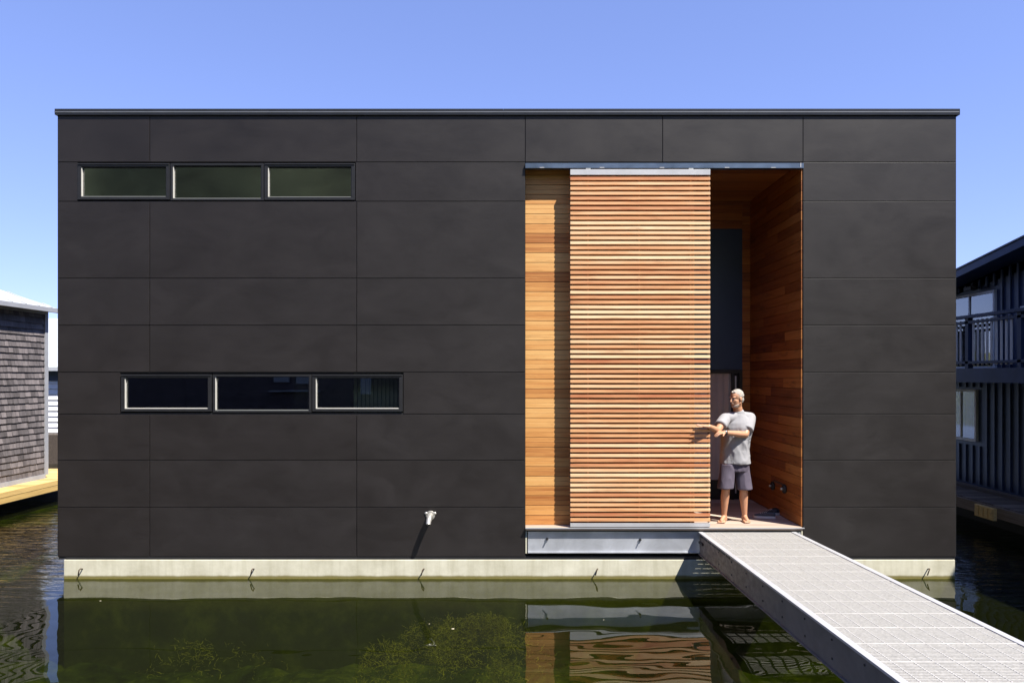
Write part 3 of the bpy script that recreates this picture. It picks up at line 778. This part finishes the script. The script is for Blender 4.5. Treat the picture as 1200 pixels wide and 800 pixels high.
# ------------------------------------------------------------------ water weeds and floating bits
WEED = plain('water_weed', (.42, .38, .13), .7, 0, 4, .45, 0)
q = MB(); rr = random.Random(21)
def strand(x, y, z, h):
    w_ = rr.uniform(.0012, .004); a = rr.uniform(0, 6.28); v_ = rr.random(); pr = Vector((x, y, z))
    d = Vector((math.cos(a), math.sin(a), rr.uniform(-.2, .7))).normalized()
    for i in range(5):
        d = (d+Vector((rr.uniform(-.9, .9), rr.uniform(-.9, .9), rr.uniform(-.5, .5)))).normalized()
        side = d.cross(Vector((rr.uniform(-1, 1), rr.uniform(-1, 1), 1))).normalized()*w_; nx_ = pr+d*h/5
        if nx_.z > -.012: nx_.z = -.012
        q.face([pr-side, pr+side, nx_+side, nx_-side], v_); pr = nx_
        if rr.random() < .5:
            l_ = pr+Vector((rr.uniform(-1, 1), rr.uniform(-1, 1), rr.uniform(-.2, .6)))*.018
            if l_.z > -.012: l_.z = -.012
            q.face([pr, pr+side*3, l_], v_)
clumps = [(-.95, -1.15, .40, .16, 1300, -.22), (-.45, -1.45, .5, .22, 2200, -.12), (-.75, -1.95, .6, .2, 1900, -.18), (-.15, -2.3, .3, .2, 700, -.3), (-1.5, -1.6, .3, .2, 500, -.35), (-.3, -.8, .35, .12, 300, -.35), (-1.4, -2.6, .5, .3, 900, -.4), (-4.4, -2.5, .7, .5, 400, -.7), (-2.8, -2.3, .8, .5, 300, -.7), (-3.6, -1.0, .7, .4, 400, -.55)]
for cx_, cy_, rx_, ry_, n_, zt_ in clumps:
    for i in range(n_):
        x = rr.gauss(cx_, rx_*.62); y = rr.gauss(cy_, ry_*.6)
        k_ = noise.noise(Vector((x*5, y*5, 0)))
        if y > -.15 or k_ < -.02+.25*noise.noise(Vector((x*1.7+9, y*1.7, 3))): continue
        strand(x, y, min(-.015, zt_+rr.uniform(-.15, .12)-.4*((x-cx_)**2/rx_**2+(y-cy_)**2/ry_**2)*.4), rr.uniform(.05, .16))
tag(q.build('water_weeds', WEED), 'tangled olive water weed growing just below the surface', 'water weed', kind='stuff')
LEAF = plain('pale_leaf', (.42, .38, .26), .6, 0, 10, .1, 0)
q = MB(); 
for x, y, s_ in ((X(112)*.89, -.95, .014), (-.99, -1.75, .010), (-.72, -1.9, .022), (.9, -1.62, .009)):
    a = rr.uniform(0, 3); q.face([(x+s_*math.cos(a+t)*(1 if i % 2 else .55), y+s_*math.sin(a+t)*.8, .004) for i, t in enumerate([0, .9, 1.8, 3.1, 4.0, 5.1])])
tag(q.build('floating_debris', LEAF), 'small pale leaf scraps floating on the green water', 'debris', kind='stuff')

# ------------------------------------------------------------------ person
SKIN = plain('skin', (.46, .235, .135), .5, 0, 14, .10, .08, .002)
SHIRT = plain('grey_cotton', (.29, .285, .295), .9, 0, 20, .05, .15, .002)
SHORTS = plain('purple_grey_cloth', (.080, .066, .092), .85, 0, 16, .12, .15, .002)
BEARDM = plain('grey_beard', (.40, .31, .245), .85, 0, 60, .25, .6, .004)
HAIR = plain('white_hair', (.36, .325, .285), .8, 0, 60, .25, .6, .004)
per = thing('person', (2.95, .33, ZD), 'white haired man in grey t-shirt and dark shorts pushing the slat screen barefoot', 'person')
V = Vector
yaw = R(-14)
AX = V((math.cos(yaw), math.sin(yaw), 0)); AY = V((-math.sin(yaw), math.cos(yaw), 0)); UP = V((0, 0, 1))
def PP(px, py, Y): return V((X(px, Y), Y, Z(py, Y)))
hipc = PP(861.5, 540, .34); chest = PP(863, 503, .34)
rS = PP(849.5, 490.5, .28); lS = PP(879, 489.5, .38)
rE = V((2.60, .06, 1.94)); rW = PP(831, 499.5, -.10)
lE = PP(873.5, 509, .20); lW = PP(849, 506.5, .02)
rH, lH = PP(853.5, 543, .32), PP(868.5, 543, .36)
rK, lK = PP(850.5, 573, .26), PP(871.5, 574, .32)
rA, lA = PP(848.5, 603, .33), PP(872.5, 603, .36)
b = MB()
rg = lambda c, rx, ry: (c, rx, ry, AX, AY)
b.loft([rg(hipc+V((0, 0, -.10)), .13, .10), rg(hipc, .165, .115), rg(hipc+V((0, 0, .10)), .155, .11), rg(hipc+V((0, 0, .22)), .15, .11), rg(chest+V((0, 0, -.05)), .17, .12), rg(chest+V((0, 0, .04)), .18, .12), rg(chest+V((0, 0, .11)), .15, .095), rg(chest+V((.005, 0, .16)), .08, .07)])
nb_, nt_ = PP(866.5, 487, .34), PP(864.5, 477, .31)
b.cap(nb_, nt_, .062, .057)
for s_, e_, w_ in ((rS, rE, rW), (lS, lE, lW)):
    b.cap(s_, e_, .058, .043); b.cap(e_, e_.lerp(w_, .35), .043, .043); b.cap(e_.lerp(w_, .35), w_, .043, .029)
b.cap(rS, nb_, .05, .05); b.cap(lS, nb_, .05, .05)
for h_, k_, a_ in ((rH, rK, rA), (lH, lK, lA)):
    b.cap(h_, h_.lerp(k_, .4), .088, .082); b.cap(h_.lerp(k_, .4), k_, .082, .056); b.cap(k_, k_.lerp(a_, .3)+V((0, .015, 0)), .054, .058)
    b.cap(k_.lerp(a_, .3)+V((0, .015, 0)), a_, .058, .034)
# feet
def foot(a_, d):
    d = V(d).normalized(); sd = V((-d.y, d.x, 0)); g = ZD+.002
    heel = V((a_.x, a_.y, g+.035))-d*.035
    b.cap(a_, heel, .036, .034); b.cap(heel, heel+d*.13, .033, .028); b.cap(a_+V((0, 0, -.02)), heel+d*.15+V((0, 0, -.005)), .034, .024)
    for i, (o_, L, r_) in enumerate(((-.034, .045, .014), (-.014, .047, .0105), (.004, .042, .010), (.020, .035, .0095), (.035, .026, .009))):
        st = heel+d*.13+sd*o_; st.z = g+.018; b.cap(st-d*.02, st+d*L+V((0, 0, -.006)), r_+.005, r_)
foot(rA, (-.55, -.83, 0)); foot(lA, (.02, -1, 0))
# hands: palm plus five bent fingers
def hand(wr, fd, pn, thumb_side, spread=1., curl=.2, L=1.0):
    fd = fd.normalized(); pn = (pn-fd*pn.dot(fd)).normalized(); sd = fd.cross(pn)*thumb_side
    for o_ in (-.026, -.009, .009, .026):
        b.cap(wr+fd*.01+sd*o_*.6, wr+fd*.09*L+sd*o_*1.15, .017, .013, 10)
    for i, (o_, fl_) in enumerate(((.033, .072), (.012, .080), (-.010, .074), (-.031, .058))):
        p = wr+fd*.092*L+sd*o_; d = (fd+sd*o_*4*spread).normalized(); c_ = curl*(1+.25*i)
        for seg in range(3):
            d = (d+pn*c_).normalized(); nx_ = p+d*fl_*(.45, .32, .25)[seg]; b.cap(p, nx_, .0084-.0007*seg, .0078-.0007*seg, 10); p = nx_
    p = wr+fd*.025+sd*.028; d = (fd*.75+sd*.75+pn*.15).normalized()
    b.cap(wr+fd*.015, p, .016, .014, 10)
    for seg in range(2):
        nx_ = p+d*(.042, .032)[seg]; b.cap(p, nx_, .0115-.001*seg, .0100-.001*seg, 10); p = nx_; d = (d+fd*.35+pn*.15).normalized()
rtip = PP(815.5, 497.5, -.13); ltip = PP(822, 509, -.13)
hand(rW, rtip-rW, V((.15, .25, -1)), -1, .5, .05)
hand(lW, ltip-lW, V((-.35, .2, -1)), 1, 1.0, .30)
# head
hd = V((-.88, -.46, -.12)).normalized(); hs = hd.cross(UP).normalized(); hu = hs.cross(hd).normalized()   # hs = to the figure's right
Hc = PP(863.2, 466.5, .27)
HM = Matrix((( hd.x, hs.x, hu.x), (hd.y, hs.y, hu.y), (hd.z, hs.z, hu.z)))
def hp(f, s_, u): return Hc+hd*f+hs*s_+hu*u
b.ball(hp(-.012, 0, .028), .096, .074, .088, HM, 28)         # cranium
b.ball(hp(.022, 0, -.035), .070, .060, .082, HM, 24)         # face
b.ball(hp(.040, 0, -.098), .036, .036, .026, HM)             # chin
for s_ in (-1, 1):
    b.ball(hp(.045, s_*.036, -.028), .030, .022, .022, HM)   # cheek
    b.ball(hp(.074, s_*.028, .022), .016, .026, .010, HM)    # brow
    b.ball(hp(-.006, s_*.074, -.012), .020, .010, .030, HM)  # ear
    b.cap(hp(.0, s_*.05, -.06), hp(.03, s_*.03, -.095), .022, .02)
b.cap(hp(.082, 0, .012), hp(.108, 0, -.030), .010, .014); b.ball(hp(.096, .010, -.034), .012, .009, .008, HM); b.ball(hp(.096, -.010, -.034), .012, .009, .008, HM)
b.ball(hp(.086, 0, -.062), .012, .024, .006, HM); b.ball(hp(.084, 0, -.073), .012, .021, .006, HM)
b.cap(hp(-.02, 0, -.05), nt_+V((0, .02, -.03)), .055, .057)
body = remeshed(b, 'body', SKIN, per, .0052, 2)
# eyes, hair, beard
for s_ in (-1, 1):
    e_ = MB(); e_.ball(hp(.073, s_*.029, .004), .0125, .0125, .0105, HM, 14); eo = e_.build('eye', plain('eye_white', (.55, .5, .46), .3, 0, 5, .05, 0), body)
    e_ = MB(); e_.ball(hp(.0815, s_*.029+.001, .002), .005, .007, .007, HM, 10); e_.build('iris', RUBBER, eo)
    e_ = MB(); e_.cap(hp(.086, s_*.012, .021), hp(.078, s_*.044, .024), .005, .004); e_.build('eyebrow', HAIR, body)
def wob(amp, sc_):
    return lambda c, n_: c+n_*(amp*noise.noise(c*sc_))
hb_ = MB()
hb_.ball(hp(-.020, 0, .035), .094, .0765, .088, HM, 28); hb_.ball(hp(-.045, 0, -.02), .058, .066, .065, HM); hb_.ball(hp(.028, 0, .086), .045, .048, .022, HM)
remeshed(hb_, 'hair', HAIR, body, .006, 2, fn=wob(.006, 60))
hb_ = MB()
for i in range(13):
    t = -1+2*i/12; a_ = t*1.25
    hb_.cap(hp(.012+.062*math.cos(a_), .058*math.sin(a_), -.075-.02*math.cos(a_)), hp(.010+.065*math.cos(a_), .050*math.sin(a_), -.104-.006*math.cos(a_)), .010, .010, 10)
hb_.cap(hp(.090, -.022, -.062), hp(.096, 0, -.053), .006, .007); hb_.cap(hp(.090, .022, -.062), hp(.096, 0, -.053), .006, .007)
remeshed(hb_, 'beard', BEARDM, body, .005, 1, fn=wob(.004, 70))
# shirt
s = MB()
s.loft([rg(hipc+V((.0, -.005, -.035)), .205, .155), rg(hipc+V((0, -.005, .05)), .200, .150), rg(hipc+V((0, 0, .16)), .192, .145), rg(chest+V((0, 0, -.08)), .200, .150), rg(chest+V((0, 0, .03)), .212, .150), rg(chest+V((0, 0, .10)), .195, .125), rg(chest+V((.01, 0, .160)), .14, .098), rg(chest+V((.02, -.005, .205)), .084, .080)])
def sleeve(s_, e_, f_, r1):
    m_ = s_.lerp(e_, f_); d = (e_-s_).normalized(); ax = d.orthogonal().normalized(); ay = d.cross(ax)
    s.loft([(s_-d*.05, .05, .05, ax, ay), (s_-d*.01, .070, .070, ax, ay), (s_+d*.06, .078, .076, ax, ay), (m_, r1, r1, ax, ay)], 20)
sleeve(rS, rE, .62, .080); sleeve(lS, lE, .74, .086)
nk = nb_+V((0, 0, -.012)); s.cap(rS, nk, .070, .072, 20); s.cap(lS, nk, .070, .072, 20); s.cap(nk, nb_.lerp(nt_, .28), .082, .070, 20)
def fold(c, n_):
    u = c.z*9+c.x*4; wv = abs(noise.noise(V((c.x*7+3, c.y*7, c.z*3.2))))*1.6+.5*abs(noise.noise(V((c.x*11, c.y*11+5, c.z*6))))
    return c+n_*(.008-.026*wv*min(1, max(0, (2.02-c.z)/.12)))
remeshed(s, 'shirt', SHIRT, body, .008, 6, fn=fold, post=2)
# shorts
s = MB()
s.loft([rg(hipc+V((0, 0, -.13)), .172, .128), rg(hipc+V((0, 0, -.02)), .185, .132), rg(hipc+V((0, 0, .04)), .182, .13)])
for h_, k_, o_ in ((rH, rK, -1), (lH, lK, 1)):
    e_ = h_.lerp(k_, .96); d = (e_-h_).normalized()
    s.loft([(h_, .10, .115, AX, AY), (h_.lerp(e_, .5)+V((o_*.004, 0, 0)), .103, .112, AX, AY), (e_+V((o_*.008, 0, 0)), .106, .112, AX, AY)], 22)
remeshed(s, 'shorts', SHORTS, body, .007, 3, fn=lambda c, n_: c+n_*(.006-.016*abs(noise.noise(V((c.x*10, c.y*10, c.z*4))))))
# watch
q = MB(); d = (lW-lE).normalized(); q.tube([lW-d*.028, lW-d*.004], .0345, 20); wa = q.build('watch', RUBBER, per)
q = MB(); c = lW-d*.016+V((0, -.030, .012)); q.ball(c, .016, .008, .016); q.build('watch_dial', STEEL, wa)

# ------------------------------------------------------------------ shoes on the porch
SHOE = plain('grey_canvas', (.06, .065, .08), .8, 0, 20, .2, .2)
SOLE = plain('white_sole', (.62, .62, .62), .6, 0, 10, .08, 0)
def shoe(cx_, cy_, rot, label):
    t = thing('shoe', (cx_, cy_, ZD), label, 'shoe', 'pair of canvas shoes on the porch')
    M_ = Matrix.Translation((cx_, cy_, ZD)) @ Matrix.Rotation(rot, 4, 'Z')
    def T(p): return M_ @ V(p)
    ax = (M_.to_3x3() @ V((0, 1, 0))); az = V((0, 0, 1))
    out = [(-.140, .010), (-.13, .032), (-.08, .037), (0, .036), (.07, .046), (.12, .042), (.148, .02), (.155, 0)]
    pts = [(x, y) for x, y in out]+[(x, -y) for x, y in out[::-1][1:]]
    q = MB(); n0 = [T((x, y, .001)) for x, y in pts]; n1 = [T((x*1.02, y*1.04, .030)) for x, y in pts]
    q.face(n1); q.face(n0[::-1])
    for i in range(len(pts)):
        j = (i+1) % len(pts); q.face([n0[i], n0[j], n1[j], n1[i]])
    q.build('sole', SOLE, t)
    q = MB(); rings = []
    for x, w_, h_ in ((-.138, .016, .05), (-.12, .030, .085), (-.07, .033, .080), (-.02, .034, .074), (.03, .038, .066), (.08, .041, .050), (.125, .034, .040), (.147, .014, .034)):
        rings.append((T((x, 0, .028+(h_-.028)/2)), w_, (h_-.022)/2+.008, ax, az))
    q.loft(rings, 20); up = q.build('upper', SHOE, t)
    q = MB(); q.ball(T((-.075, 0, .088)), .045, .024, .014, M_.to_3x3()); q.build('opening', RUBBER, up)
    q = MB()
    for i in range(4): x = -.015+i*.024; z = .084-i*.006; q.tube([T((x, -.020, z)), T((x+.01, 0, z+.007)), T((x, .020, z))], .0035, 6)
    q.build('laces', SOLE, up)
shoe(X(896, .62), .60, R(168), 'grey canvas shoe nearest the porch edge, toe towards the man')
shoe(X(901, .8)+.02, .80, R(196), 'grey canvas shoe lying behind the other, nearer the cedar wall')
